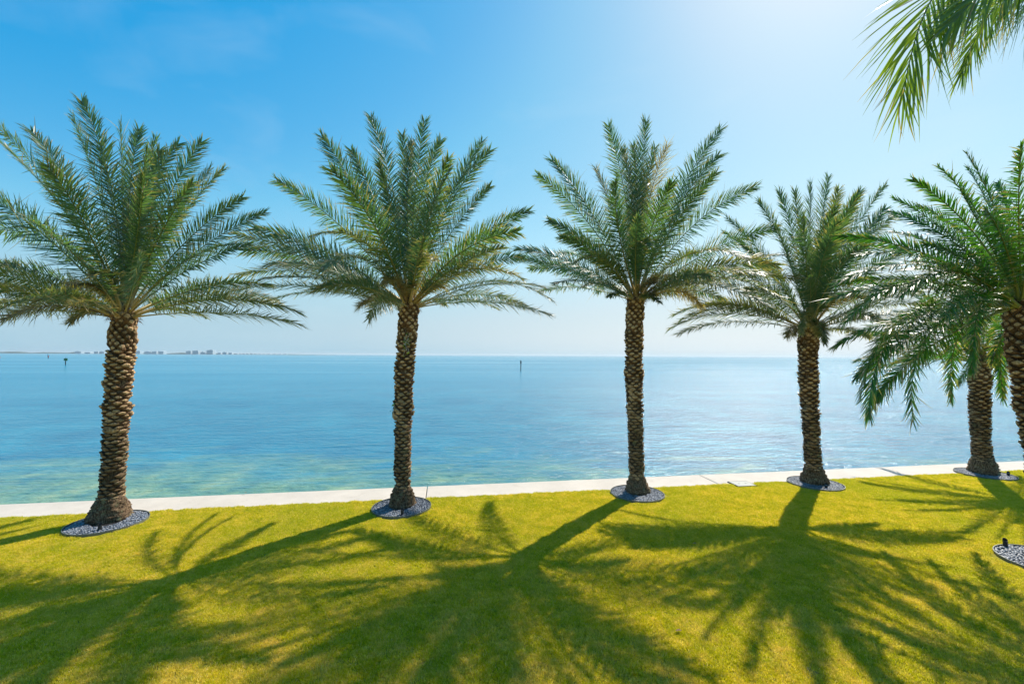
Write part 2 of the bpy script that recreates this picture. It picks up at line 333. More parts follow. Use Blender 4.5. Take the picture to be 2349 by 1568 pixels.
# ------------------------------------------------------------------ palms: crowns
def bez(P0, C, P1, t):
    t = t[:, None]; return (1 - t) ** 2 * P0 + 2 * t * (1 - t) * C + t ** 2 * P1
def frond_mesh(P0, P1, sag, seed, kind, dry=0.0, dead=0.0, twist=0.0, ctrl=None, nface=None, lsc=1.0):
    """rachis and leaflets of one feather leaf, coordinates relative to P0"""
    r = np.random.default_rng(seed)
    P0 = np.array(P0, float); P1 = np.array(P1, float); ch = P1 - P0; L = np.linalg.norm(ch)
    up = np.array([0, 0, 1.0]); chn = ch / L; pu = up - chn * chn[2]; pun = pu / (np.linalg.norm(pu) + 1e-6)
    C = P0 + ch * .58 + pun * sag * L * 2
    side0 = np.cross(chn, up); side0 /= np.linalg.norm(side0) + 1e-6
    C += side0 * r.normal(0, .03) * L
    if ctrl is not None: C = np.array(ctrl, float)
    NS = 17; ts = np.linspace(0, 1, NS); pts = bez(P0, C, P1, ts)
    def frame(t):
        p = bez(P0, C, P1, t); T = bez(P0, C, P1, np.minimum(t + .01, 1.01)) - bez(P0, C, P1, t - .01); T /= np.linalg.norm(T, axis=1)[:, None]
        S = np.cross(T, up); S = S * .8 + side0 * .35; S = S if nface is None else np.cross(T, np.array(nface, float)); S = S - T * (S * T).sum(1)[:, None]; S /= np.linalg.norm(S, axis=1)[:, None]
        N = np.cross(S, T)
        a = twist * (0.72 + .3 * t)[:, None]; S2 = S * np.cos(a) + N * np.sin(a); N2 = -S * np.sin(a) + N * np.cos(a)
        return p, T, S2, N2
    # rachis: flattened triangular section
    p, T, S, N = frame(ts)
    w0 = .058 if kind != 'coco' else .055
    w = np.interp(ts, [0, .06, .18, .5, 1], [w0, w0 * .62, w0 * .38, w0 * .24, .004]); h = w * .7
    rv = np.stack([p - S * w[:, None], p + S * w[:, None], p + N * h[:, None] * .5, p - N * h[:, None]], 1).reshape(-1, 3)
    rf = []
    for i in range(NS - 1):
        a = i * 4; b = a + 4
        for (x, y) in ((0, 2), (2, 1), (1, 3), (3, 0)): rf.append((a + x, a + y, b + y, b + x))
    tb = ts.repeat(4)[:, None]
    base_c = np.array([.60, .42, .17]) if kind != 'syl' else np.array([.30, .34, .10]); mid_c = np.array([.25, .28, .05]); tip_c = np.array([.10, .15, .04])
    rc = np.where(tb < .35, base_c + (mid_c - base_c) * tb / .35, mid_c + (tip_c - mid_c) * (tb - .35) / .65)
    rc = rc * (1 - dead) + np.array([.34, .20, .09]) * dead; rc *= r.uniform(.8, 1.15)
    # leaflets
    if kind == 'coco': n = 84; t0 = .14; Lm = 1.05 * lsc; W = .0108 * lsc ** .5
    elif kind == 'syl': n = 108; t0 = .10; Lm = .50; W = .0115
    else: n = 146; t0 = .12; Lm = .60; W = .0102
    sc_ = min(1.15, max(.55, L / 4.2)) if kind != 'coco' else 1
    LV = []; LC = []
    for sgn in (-1, 1):
        t = t0 + (1 - t0) * (np.linspace(0, 1, n) ** .93) + r.normal(0, .003, n); t = np.clip(t, t0, 1)
        p, T, S, N = frame(t); q = (t - t0) / (1 - t0)
        if kind == 'coco': ln = Lm * np.interp(q, [0, .15, .5, .8, 1], [.6, .95, 1, .85, .5]); al = np.interp(q, [0, .5, 1], [54, 37, 10])
        elif kind == 'syl': ln = Lm * np.interp(q, [0, .12, .45, .85, 1], [.4, .85, 1, .75, .5]); al = np.interp(q, [0, .5, 1], [64, 48, 20])
        else: ln = Lm * np.interp(q, [0, .1, .4, .8, 1], [.35, .75, 1, .72, .45]); al = np.interp(q, [0, .5, 1], [62, 48, 24])
        ln = ln * sc_ * r.uniform(.82, 1.1, n); al = np.radians(al + r.normal(0, 3.5, n))
        vv = {'coco': .12, 'syl': .30, 'date': .24}[kind] + r.normal(0, .20 if kind != 'syl' else .32, n)
        if kind == 'coco': vv = .10 + r.normal(0, .06, n)
        D = T * np.cos(al)[:, None] + (S * sgn * np.cos(vv)[:, None] + N * np.sin(vv)[:, None]) * np.sin(al)[:, None]
        D /= np.linalg.norm(D, axis=1)[:, None]
        droop = {'coco': .40, 'syl': .22, 'date': .10}[kind] * r.uniform(.5, 1.5, n) + dry * .25
        B = np.cross(D, N + r.normal(0, .30, (n, 3))); B /= np.linalg.norm(B, axis=1)[:, None]     # width direction
        ks = [0, .12, .45, .78, 1]; ws = [.45, .95, 1.0, .62, .05]
        if kind == 'coco': ks = [0, .08, .3, .55, .8, 1]; ws = [.25, .8, 1.0, .9, .5, .04]
        isdead = (r.random(n) < dead + dry * .20 * (q > .45)); wid = W * r.uniform(.8, 1.2, n) * (1 - .35 * isdead)
        crv = r.normal(0, .10, (n, 3)) + r.normal(0, .28, (n, 3)) * isdead[:, None]
        g1 = np.array([.070, .155, .105]); g2 = np.array([.135, .205, .070]) + np.array([.11, .04, .0]) * (dry > .6); 
        if kind == 'syl': g1 = np.array([.032, .130, .042]); g2 = np.array([.110, .250, .018])
        if kind == 'coco': g1 = np.array([.045, .13, .035]); g2 = np.array([.22, .30, .015])
        fm = np.clip(r.uniform(0, 1) * .7 + r.uniform(-.2, .4, n), 0, 1)[:, None]
        cc = g1 * (1 - fm) + g2 * fm; dcol = np.array([.42, .31, .17]) * r.uniform(.6, 1.25, (n, 1))
        tipdry = r.random(n)
        rows = []; cols = []
        for k, (kk, ww) in enumerate(zip(ks, ws)):
            c = p + D * (ln * kk)[:, None] + crv * (ln * kk ** 2)[:, None] - up * (ln * droop * kk ** 2 * (.55 if kind != 'coco' else .55))[:, None]
            off = B * (wid * ww)[:, None]
            rows += [c - off, c + off]
            dd = np.clip(isdead * 1.0 + (kk > .7) * (tipdry < .12 + dry * .6) * .8 + (kk > .9) * .25, 0, 1)[:, None]
            cl = cc * (1 - dd) + dcol * dd; cols += [cl, cl]
        LV.append(np.stack(rows, 1)); LC.append(np.stack(cols, 1))
    return (rv - P0, rf, rc), (np.concatenate(LV) - P0, np.concatenate(LC))

def join_leaflets(V, Cc):
    n, k, _ = V.shape; seg = k // 2 - 1
    f = np.array([[2 * i, 2 * i + 1, 2 * i + 3, 2 * i + 2] for i in range(seg)])
    F = (f[None] + (np.arange(n) * k)[:, None, None]).reshape(-1, 4)
    return V.reshape(-1, 3), F, Cc.reshape(-1, 3)

FSEED = [100]
def add_frond(palm, org, P0, P1, sag, kind='date', dry=.2, dead=0., twist=0., mat=None, ctrl=None, nface=None, lsc=1.0):
    FSEED[0] += 1
    (rv, rf, rc), (LV, LC) = frond_mesh(P0, P1, sag, FSEED[0], kind, dry, dead, twist, ctrl, nface, lsc)
    fo = link('frond', mesh('frond', rv, rf, True, rc), palm, M_stalk); fo.location = Vector(P0) - org
    if kind == 'coco':
        n, k, _ = LV.shape
        for i in range(n):
            base = LV[i].mean(0) * 0 + (LV[i, 0] + LV[i, 1]) / 2
            v, f, c = join_leaflets(LV[i:i + 1] - base, LC[i:i + 1])
            lf = link('leaflet', mesh('leaflet', v, f, False, c), fo, M_coco); lf.location = tuple(base)
    else:
        v, f, c = join_leaflets(LV, LC)
        lf = link('leaflets', mesh('leaflets', v, f, False, c), fo, mat or M_leaf); lf['kind'] = 'stuff'
    if dead > .5: fo['label'] = 'dry brown frond'
    return fo

# ------------------------------------------------------------------ palms: trunks
def boot_mesh(seed, w=1.0, hgt=1.0, wear=0.0):
    r = random.Random(seed); v = []; f = []; n = 8
    outl = [(-1, 0), (-.62, .42), (0, .72), (.62, .42), (1, 0), (.6, -.42), (0, -.66), (-.6, -.42)]
    for j, (s, y, zo) in enumerate(((1.0, -.35, -.10), (.93, .25, .06), (.70, .66, .26), (.34, .86, .34))):
        for (a, b) in outl:
            jx = r.uniform(-.07, .07) * (1 + wear); jz = r.uniform(-.07, .07) * (1 + wear)
            v.append((a * s * (1 + jx) , y * (1 - .35 * wear) + r.uniform(-.08, .08) * (j > 0) + (.12 * (1 - abs(a)) if j == 1 else 0), b * s * (1 + jz) + zo))
    for j in range(3):
        for k in range(n):
            a = j * n + k; b = j * n + (k + 1) % n; f.append((a, a + n, b + n, b))
    f.append(tuple(range(3 * n, 4 * n)))
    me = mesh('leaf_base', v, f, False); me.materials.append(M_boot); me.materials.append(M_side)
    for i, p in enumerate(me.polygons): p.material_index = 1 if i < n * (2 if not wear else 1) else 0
    return me
BOOTS = [boot_mesh(i) for i in range(6)]; BOOTS_W = [boot_mesh(20 + i, wear=1.0) for i in range(6)]

def make_trunk(palm, org, path, r_mid, seed, flare=.38, nring=7, r_top=None, root_h=.55, upfrac=.80):
    """path: list of world points from the ground up"""
    rr = random.Random(seed); r_top = r_top or r_mid
    P = [Vector(p) for p in path]; H = P[-1].z
    def cen(z):
        for a, b in zip(P, P[1:]):
            if z <= b.z: return a.lerp(b, max(0, (z - a.z)) / (b.z - a.z))
        return P[-1] + (P[-1] - P[-2]).normalized() * (z - P[-1].z)
    def rad(z):
        t = z / H; base = r_mid + (r_top - r_mid) * t
        return base * (1 + .04 * math.sin(z * 5 + seed) + .03 * math.sin(z * 11.3 + seed * 2))
    # fibrous core with root mass at the ground
    n = 40; zs = [-.05 + i * .032 for i in range(int((root_h + .3) / .032))]; z = zs[-1]
    while z < H + .22: z += .09; zs.append(z)
    v = []; f = []
    for i, z in enumerate(zs):
        c = cen(max(z, 0)) - org; k = max(0., 1 - max(0., (z - .05)) / root_h)
        for j in range(n):
            a = 2 * math.pi * j / n
            lump = .5 * math.sin(a * 3 + seed) + .35 * math.sin(a * 5 + z * 6 + seed * 3) + .3 * math.sin(a * 9 - z * 14)
            rad_ = rad(max(z, 0)) * .86
            kk = min(1, k * 1.15) if k > 0 else 0
            rad_ += (flare - r_mid * .86) * kk ** .75 * (1 + .22 * lump)
            if k > 0: rad_ += rr.uniform(-.034, .034) * min(1, k * 3)
            if z > H: rad_ *= max(.1, 1 - (z - H) * 3.0)
            v.append((c.x + rad_ * math.cos(a), c.y + rad_ * math.sin(a), z - org.z + (rr.uniform(-.012, .012) if k > 0 else 0)))
    for i in range(len(zs) - 1):
        for j in range(n):
            a = i * n + j; b = i * n + (j + 1) % n; f.append((a, b, b + n, a + n))
    f.append(tuple(range((len(zs) - 1) * n, len(zs) * n)))
    trunk = link('trunk', mesh('trunk', v, f, True), palm, M_core)
    # leaf bases
    items = []; z = root_h * .82; row = 0
    while z < H + .02:
        t = (z - .5) / (H - .5)
        if t > upfrac: nr_ = nring + 2; dz = .088; bw = 2 * math.pi * rad(z) / nr_ * .48; bh = .090; bo = .10
        elif t > .42: nr_ = nring; dz = .078; bw = 2 * math.pi * rad(z) / nr_ * .50; bh = .066; bo = .085
        else: nr_ = nring; dz = .084; bw = 2 * math.pi * rad(z) / nr_ * .52; bh = .056; bo = .080
        for k in range(nr_):
            a = 2 * math.pi * (k + .5 * (row % 2)) / nr_ + row * .035 + rr.uniform(-.06, .06)
            c = cen(z); q = rad(z) * .93
            pos = Vector((c.x + q * math.cos(a), c.y + q * math.sin(a), z + rr.uniform(-.014, .014)))
            if rr.random() < .035: continue
            s = rr.uniform(.78, 1.25) * (1 + .12 * math.sin(z * 7 + a * 2 + seed)); big = rr.random() < .045
            tilt = rr.uniform(-.10, .30) + (.35 if t > upfrac else 0)
            M = Matrix.Rotation(a - math.pi / 2, 4, 'Z') @ Matrix.Rotation(tilt, 4, 'X') @ Matrix.Rotation(rr.uniform(-.16, .16), 4, 'Y')
            S = Vector((bw * s, bo * s * (1.35 if big else 1), bh * s * (1.25 if big else 1)))
            face = (Vector((0, 0, CAMZ)) - pos).normalized().dot(Vector((math.cos(a), math.sin(a), 0)))
            items.append((face, pos, M, S, rr.choice(BOOTS if t > .42 - .1 * math.sin(a * 2 + seed) else BOOTS_W)))
        z += dz; row += 1
    items.sort(key=lambda q: -q[0])
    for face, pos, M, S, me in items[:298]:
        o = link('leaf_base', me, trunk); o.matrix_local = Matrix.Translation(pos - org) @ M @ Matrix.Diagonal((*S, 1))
    mbx = MB(); mi = []
    for face, pos, M, S, me in items[298:]:
        T = Matrix.Translation(pos - org) @ M @ Matrix.Diagonal((*S, 1))
        mbx.add([T @ vv.co for vv in me.vertices], [tuple(p.vertices) for p in me.polygons]); mi += [p.material_index for p in me.polygons]
    if mbx.v:
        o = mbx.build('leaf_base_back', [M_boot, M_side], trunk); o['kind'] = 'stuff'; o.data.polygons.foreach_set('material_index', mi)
    # ragged fibre and dead stubs under the crown
    fm = MB(); c = P[-1] - org
    for k in range(150):
        a = rr.uniform(0, 2 * math.pi); q = rad(H) * rr.uniform(.8, 1.0); z0 = H - org.z + rr.uniform(-.16, .20); ln = rr.uniform(.07, .2)
        d = Vector((math.cos(a) * 1.0, math.sin(a) * 1.0, rr.uniform(-.9, .9))).normalized(); p0 = Vector((c.x + q * math.cos(a), c.y + q * math.sin(a), z0)); sd = Vector((-math.sin(a), math.cos(a), 0)) * rr.uniform(.005, .02)
        fm.add([p0 - sd, p0 + sd, p0 + d * ln * .6 + sd * .6 - Vector((0, 0, .01)), p0 + d * ln * .6 - sd * .6, p0 + d * ln - Vector((0, 0, ln * .4))], [(0, 1, 2, 3), (3, 2, 4)])
    fm.build('crown_fibre', M_core, palm)['kind'] = 'stuff'
    return cen, rad, H

def solve_tip(P0, px, py, Y, L, sign):
    """tip at the measured direction, at the depth where the leaf has its natural length"""
    if sign == 0: return at(px, py, Y)
    best = None
    for i in range(0, 90):
        d = sign * i * .05
        if Y + d < 1.2: break
        p = at(px, py, Y + d); ln = (p - P0).length
        if best is None or abs(ln - L) < best[0]: best = (abs(ln - L), p)
        if ln > L and i > 0: break
    return best[1]

GROUP_P = 'date palms planted in a row along the seawall'
def make_palm(label, base_px, path_px, topY_off, r_mid, tips, fills, seed, L=4.3, flare=.38, kind='date', root_h=.55, r_top=None, nring=7, group=GROUP_P, basepos=None):
    rr = random.Random(seed * 13 + 1)
    B = basepos or ground(*base_px); Y = B.y
    org = Vector((B.x, B.y, 0))
    palm = thing('date_palm', tuple(org), label, 'palm tree', group)
    path = [org] + [at(x, y, Y + topY_off * i / len(path_px)) for i, (x, y) in enumerate(path_px, 1)]
    cen, rad, H = make_trunk(palm, org, path, r_mid, seed, flare, nring, r_top, root_h)
    top = path[-1]; mat = M_leaf if kind == 'date' else M_leaf2
    def start(tip, lvl):
        d = (tip - top); h = Vector((d.x, d.y, 0)); hn = h.normalized() if h.length > .01 else Vector((1, 0, 0))
        el = math.atan2(d.z, h.length)
        rr_ = rad(H) * (.85 * math.cos(max(el, 0)) + .05)
        return top + hn * rr_ + Vector((0, 0, -.05 + .30 * max(0, math.sin(max(el, 0)))))
    for tp in tips:
        px, py, sg = tp[:3]; o = tp[3] if len(tp) > 3 else {}
        tip = solve_tip(top, px, py, top.y, o.get('L', L * rr.uniform(.92, 1.05)), sg)
        P0 = start(tip, 0); d = tip - P0; el = math.atan2(d.z, math.hypot(d.x, d.y))
        sag = o.get('sag', .015 + .06 * math.cos(el) + rr.uniform(-.012, .018))
        low = el < R(18); sw = abs(tip.x - top.x) / max(.1, math.hypot(tip.x - top.x, tip.y - top.y)); tw_ = rr.choice((-1, 1)) * (rr.uniform(.95, 1.6) * sw + rr.uniform(0, .5) * (1 - sw)) * (.32 if low else 1)
        add_frond(palm, org, P0, tip, sag, kind, o.get('dry', .75 if low else .25), o.get('dead', .07 if low else .02), o.get('tw', tw_), mat)
    for (az, el, ln) in fills:          # az 0 = away from the camera, 90 = right
        a = R(az + rr.uniform(-9, 9)); e = R(el + rr.uniform(-5, 5)); l_ = ln * rr.uniform(.92, 1.06)
        tip = top + Vector((math.sin(a) * math.cos(e), math.cos(a) * math.cos(e), math.sin(e))) * l_
        P0 = start(tip, 0)
        add_frond(palm, org, P0, tip, .02 + .08 * math.cos(e), kind, .4 if el > 15 else .8, .02 if el > 15 else .08, rr.choice((-1, 1)) * rr.uniform(.4, 1.2), mat)
    for k in range(6 if kind == 'date' else 3):          # old leaves, broken short and curling down round the crown base
        a = R(rr.uniform(95, 265)); e = R(rr.uniform(-8, 48)); l_ = rr.uniform(.9, 1.9)
        tip = top + Vector((math.sin(a) * math.cos(e), math.cos(a) * math.cos(e), math.sin(e) - .12)) * l_
        add_frond(palm, org, start(tip, 0), tip, rr.uniform(.14, .26), kind, .9, rr.choice((.95, .8, .35)), rr.uniform(-1.2, 1.2), mat)
    return palm, org, cen, rad, top

FILL = [(25, 58, 4.3), (-30, 50, 4.2), (40, 28, 4.1), (-42, 30, 4.1), (12, 10, 4.0), (-22, 4, 3.9), (50, 2, 3.8), (180, 68, 4.0), (150, 50, 3.9), (215, 60, 4.0), (130, 15, 3.8), (235, 12, 3.8), (165, -4, 3.2), (205, 2, 3.2), (90, 80, 4.2)]

def fills_for(seed, k):
    r = random.Random(seed * 31); f = FILL[:]; r.shuffle(f); return [(a + r.uniform(-14, 14), e + r.uniform(-6, 6), l * r.uniform(.92, 1.05)) for a, e, l in f[:k]]
T1 = [(-25, 275, 1), (72, 301, 1, {'tw': .5}), (188, 233, -1, {'L': 4.9}), (165, 268, 1, {'L': 4.8}), (276, 285, 1, {'L': 4.6}), (318, 298, -1, {'L': 4.4}), (358, 320, 1), (408, 331, 1), (461, 327, 1), (480, 390, 1), (511, 390, -1, {'dry': .9, 'L': 4.2}),
      (555, 453, 1), (607, 488, 1), (572, 561, -1, {'L': 3.6}), (684, 716, 0), (687, 744, 0, {'sag': .05}), (621, 700, 1), (560, 650, 1, {'L': 4.4}), (620, 655, 0), (471, 728, 1, {'L': 2.9}), (440, 420, -1, {'L': 3.8}), (330, 400, -1, {'L': 3.6}),
      (-70, 430, 1), (-95, 545, 0, {'sag': .20}), (-150, 590, 0), (-160, 640, 0), (-170, 690, 0), (-150, 735, 0, {'sag': .05}), (-60, 660, 1), (-40, 610, -1, {'L': 3.6}), (-10, 700, 1, {'L': 3.8}), (209, 634, -1, {'L': 2.2, 'sag': .22}), (321, 585, -1, {'L': 3.2}), (164, 700, -1, {'L': 2.4, 'dead': .5}), (60, 500, -1, {'L': 3.9}), (110, 380, -1, {'L': 4.3}), (230, 330, -1, {'L': 4.2})]
T2 = [(850, 270, -1, {'L': 4.9}), (973, 280, 1, {'L': 4.8}), (922, 311, 1, {'L': 4.5}), (945, 328, 1), (1010, 323, 1), (738, 313, 1, {'L': 5.1}), (807, 346, 1, {'L': 4.4}), (1104, 326, 1, {'L': 4.8}), (1122, 346, 1, {'L': 4.7}), (1123, 428, 1), (1030, 392, -1, {'L': 3.9}), (636, 415, 1), (760, 390, -1, {'L': 4.5}),
      (1212, 484, 0), (1153, 567, -1, {'L': 3.6}), (583, 524, 1), (718, 540, -1, {'L': 3.6, 'sag': .2}), (560, 576, 0), (545, 540, 1, {'dry': .9}), (741, 619, -1, {'L': 3.5, 'sag': .2}), (550, 630, 0), (540, 665, 0, {'dry': .9}), (629, 685, 1, {'dry': .9}), (1199, 590, 1), (1196, 639, -1, {'L': 3.4, 'dead': .5, 'sag': .17}), (1265, 688, 0, {'sag': .16}), (1258, 721, 0, {'dry': 1}), (1140, 708, 1, {'L': 3.2}), (847, 702, 1, {'L': 2.8, 'dead': .6}), (1001, 596, -1, {'L': 2.8, 'dead': .4, 'sag': .2}), (972, 547, -1, {'L': 3.1, 'dead': .15}), (1020, 700, 1, {'L': 2.8}), (1250, 660, 1), (600, 640, -1, {'L': 4.0})]
T3 = [(1395, 290, 1, {'L': 4.9}), (1482, 279, -1, {'L': 4.9}), (1650, 298, 1, {'L': 5.1}), (1647, 357, -1, {'L': 4.7}), (1529, 336, -1, {'L': 4.6, 'dead': .95}), (1430, 346, 1, {'L': 4.2, 'dead': .35}), (1452, 335, 1), (1502, 340, 1), (1267, 368, 1, {'L': 4.9}), (1235, 403, 1, {'L': 4.8}), (1366, 387, -1, {'L': 4.0, 'dead': .7}), (1733, 429, 0, {'sag': .09}), (1259, 506, -1, {'L': 3.6}), (1187, 570, 0), (1187, 592, 1), (1286, 544, -1, {'L': 3.4}), (1781, 522, 1), (1714, 595, -1, {'L': 3.8, 'sag': .18}), (1803, 585, 1), (1743, 627, -1, {'L': 3.9}), (1806, 697, -1, {'L': 4.5, 'sag': .14}), (1765, 707, -1, {'L': 4.2, 'sag': .12}), (1465, 499, -1, {'L': 3.4}), (1490, 563, -1, {'L': 2.9, 'sag': .25}), (1321, 601, -1, {'L': 3.2, 'sag': .18}), (1216, 617, 1), (1273, 650, -1, {'L': 3.5}), (1240, 668, 1), (1398, 680, -1, {'L': 1.6}), (1510, 692, -1, {'L': 1.5}), (1830, 640, 1), (1410, 420, -1, {'L': 4.1}), (1540, 420, -1, {'L': 4.1})]
T4 = [(1740, 462, 1), (1787, 440, 1), (1822, 440, 1), (1859, 421, 1, {'L': 4.6}), (1900, 408, -1, {'L': 4.6}), (1923, 435, 1, {'dry': .8}), (1971, 440, 1), (2029, 428, 1, {'L': 4.7}), (2029, 479, 1), (2052, 495, 0, {'dry': .8}), (1669, 502, 1), (1700, 560, 0), (1548, 720, 0, {'sag': .13}), (1538, 753, 0, {'sag': .12}), (1564, 732, 1, {'sag': .13}), (1557, 764, 0, {'sag': .08}), (1610, 700, -1, {'L': 3.8}), (2042, 738, 0), (2100, 640, 1), (2130, 700, 0), (2150, 735, 0), (1891, 787, -1, {'L': 1.9, 'sag': .2}), (1996, 775, 0), (1856, 637, -1, {'L': 3.3, 'sag': .08}), (1838, 764, -1, {'L': 2.3, 'sag': .28}), (1680, 620, -1, {'L': 4.0}), (1840, 500, -1, {'L': 4.2}), (1780, 520, -1, {'L': 4.0}), (1920, 510, -1, {'L': 4.1}), (1990, 560, -1, {'L': 4.0}), (2080, 570, 1)]
T6 = [(2341, 339, -1, {'L': 3.5}), (2219, 387, 1, {'L': 3.5}), (2201, 435, -1, {'L': 3.1}), (2052, 456, 1, {'L': 3.5}), (2038, 486, 1, {'L': 3.6}), (2042, 532, 1, {'L': 3.3}), (2006, 564, 1), (1925, 647, 0, {'sag': .16}), (2065, 679, -1, {'L': 3.0, 'sag': .2}), (1960, 711, 1, {'sag': .2}), (1937, 738, 0, {'sag': .2}), (1973, 908, 0, {'sag': .26}), (1992, 954, -1, {'L': 3.9, 'sag': .26}), (2093, 963, -1, {'L': 3.6, 'sag': .26}), (2180, 917, 1, {'L': 3.4, 'sag': .3}), (2230, 850, -1, {'L': 2.9, 'sag': .3}), (2300, 913, 1, {'L': 3.4, 'sag': .3}), (2100, 600, -1, {'L': 3.0}), (2010, 820, 1, {'sag': .24}), (2120, 560, -1, {'L': 2.8}), (2080, 760, 1, {'sag': .24}), (2150, 640, 1), (2260, 480, -1, {'L': 3.0}), (2290, 420, 1, {'L': 3.4}), (2150, 500, 1, {'L': 3.3}), (2060, 620, 1, {'L': 3.5})]
FILL6 = [(-90, 20, 3.3), (-75, 5, 3.4), (-100, 45, 3.3), (-60, 35, 3.3), (-110, -5, 3.3), (-80, -25, 3.3), (-45, -12, 3.3), (-65, 62, 3.3), (-130, 25, 3.1), (-150, 55, 3.0), (-95, 65, 3.3), (-85, -40, 3.2), (75, 60, 3.4), (90, 35, 3.4), (100, 10, 3.4), (80, -10, 3.3), (110, -25, 3.2), (60, 15, 3.4), (30, 30, 3.3), (0, 50, 3.3), (-20, 15, 3.4), (20, 0, 3.4), (150, 20, 3.2), (130, 50, 3.3), (165, -5, 3.1), (140, -25, 3.1), (45, -20, 3.2), (180, 55, 3.2), (120, -40, 3.0), (70, -35, 3.1), (200, 10, 3.1), (-5, -15, 3.3)]
FILL5 = [(a, e, 3.5) for a, e in [(-90, 30), (-80, 10), (-70, -12), (-100, -8), (-60, 48), (-30, 60), (0, 40), (30, 55), (60, 42), (90, 30), (95, 5), (70, -15), (120, -5), (0, 10), (-35, 18), (35, 15), (-120, 18), (150, 25), (-150, 45), (180, 60), (120, 45), (-115, 55), (0, 75), (-95, 62), (85, 64), (-45, -5), (45, -5)]]
FILL5 = FILL5 + [(200, 8, 2.6), (-125, -14, 2.8)]

p1 = make_palm('thick-trunked date palm leftmost in the row, broad crown cut off by the left picture edge', (250, 1190), [(262, 1050), (272, 880), (283, 760), (284, 722)], 0, .222, T1, fills_for(1, 10), 1, 4.4, .40, r_top=.225)
p2 = make_palm('date palm with a knobbly trunk carrying green vine leaves, second from the left', (922, 1160), [(924, 1000), (927, 860), (935, 760), (938, 700)], 0, .192, T2, fills_for(2, 10), 2, 4.3, .33, r_top=.215)
p3 = make_palm('slender straight date palm with brown dead fronds in its crown, third from the left', (1461, 1130), [(1458, 1000), (1453, 850), (1455, 740), (1458, 685)], 0, .192, T3, fills_for(3, 8), 3, 4.3, .33, r_top=.22)
p4 = make_palm('date palm with pale lichen on its swollen base, fourth from the left', (1867, 1108), [(1860, 980), (1853, 860), (1853, 780), (1856, 752)], 0, .210, T4, fills_for(4, 7), 4, 4.2, .38, r_top=.235)
p5 = make_palm('short date palm farthest right by the seawall, crown behind drooping fronds', (2255, 1085), [(2249, 1000), (2246, 920), (2247, 850), (2250, 826)], 0, .24, [(2300, 905, -1, {'L': 2.2, 'sag': .3})], FILL5, 5, 3.6, .40, 'syl', r_top=.25)
B6 = Vector((10.55, 8.35, 0))
p6 = make_palm('nearer glossy green palm at the right edge with long drooping fronds', None, [(2396, 1100), (2378, 980), (2362, 860), (2350, 760), (2344, 700)], 0, .20, T6, FILL6, 6, 3.7, .33, 'syl', r_top=.24, group='palm nearer the camera', basepos=B6)
del p6[0]['group']

# ------------------------------------------------------------------ coconut palm overhead, trunk out of the frame to the right
C0 = Vector((7.6, 5.4, 8.7)); cb = Vector((8.6, 4.6, 0))
coco = thing('coconut_palm', tuple(cb), 'coconut palm whose long hanging fronds enter at the top right corner', 'palm tree')
tm = MB(); pts = []; rad_ = []
for i in range(60):
    t = i / 59; p = cb.lerp(C0 - Vector((0, 0, .1)), t); p.x += math.sin(t * 3.0) * .25; pts.append(p - cb); rad_.append((.19 - .07 * t + .12 * max(0, 1 - t * 12)) * (1 + .05 * (i % 2)))
tm.tube(pts, rad_, 14); tm.build('trunk', simple_mat('coconut_bark', (.24, .21, .17), .9, .35, 25, .01), coco, True)
def coco_frond(P1, sag, tw, ctrl=None, nface=None, lsc=1.0):
    add_frond(coco, cb, C0, P1, sag, 'coco', .12, 0, tw, None, ctrl, nface, lsc)
coco_frond(at(2071, 222, 4.9), .17, 0, (5.15, 5.0, 9.9), (.62, .66, .42))
coco_frond(at(2205, 170, 5.8), .13, 0, (6.9, 5.7, 9.9), (.72, .62, .3), .55)
coco_frond(Vector((5.05, 4.75, 7.85)), .11, 0, (6.4, 4.8, 9.3), (.55, .80, .2))
coco_frond(Vector((11.4, 7.4, 7.2)), .18, .1)
coco_frond(Vector((10.4, 3.2, 8.0)), .2, .1)
coco_frond(Vector((8.3, 5.6, 12.2)), .04, .1)

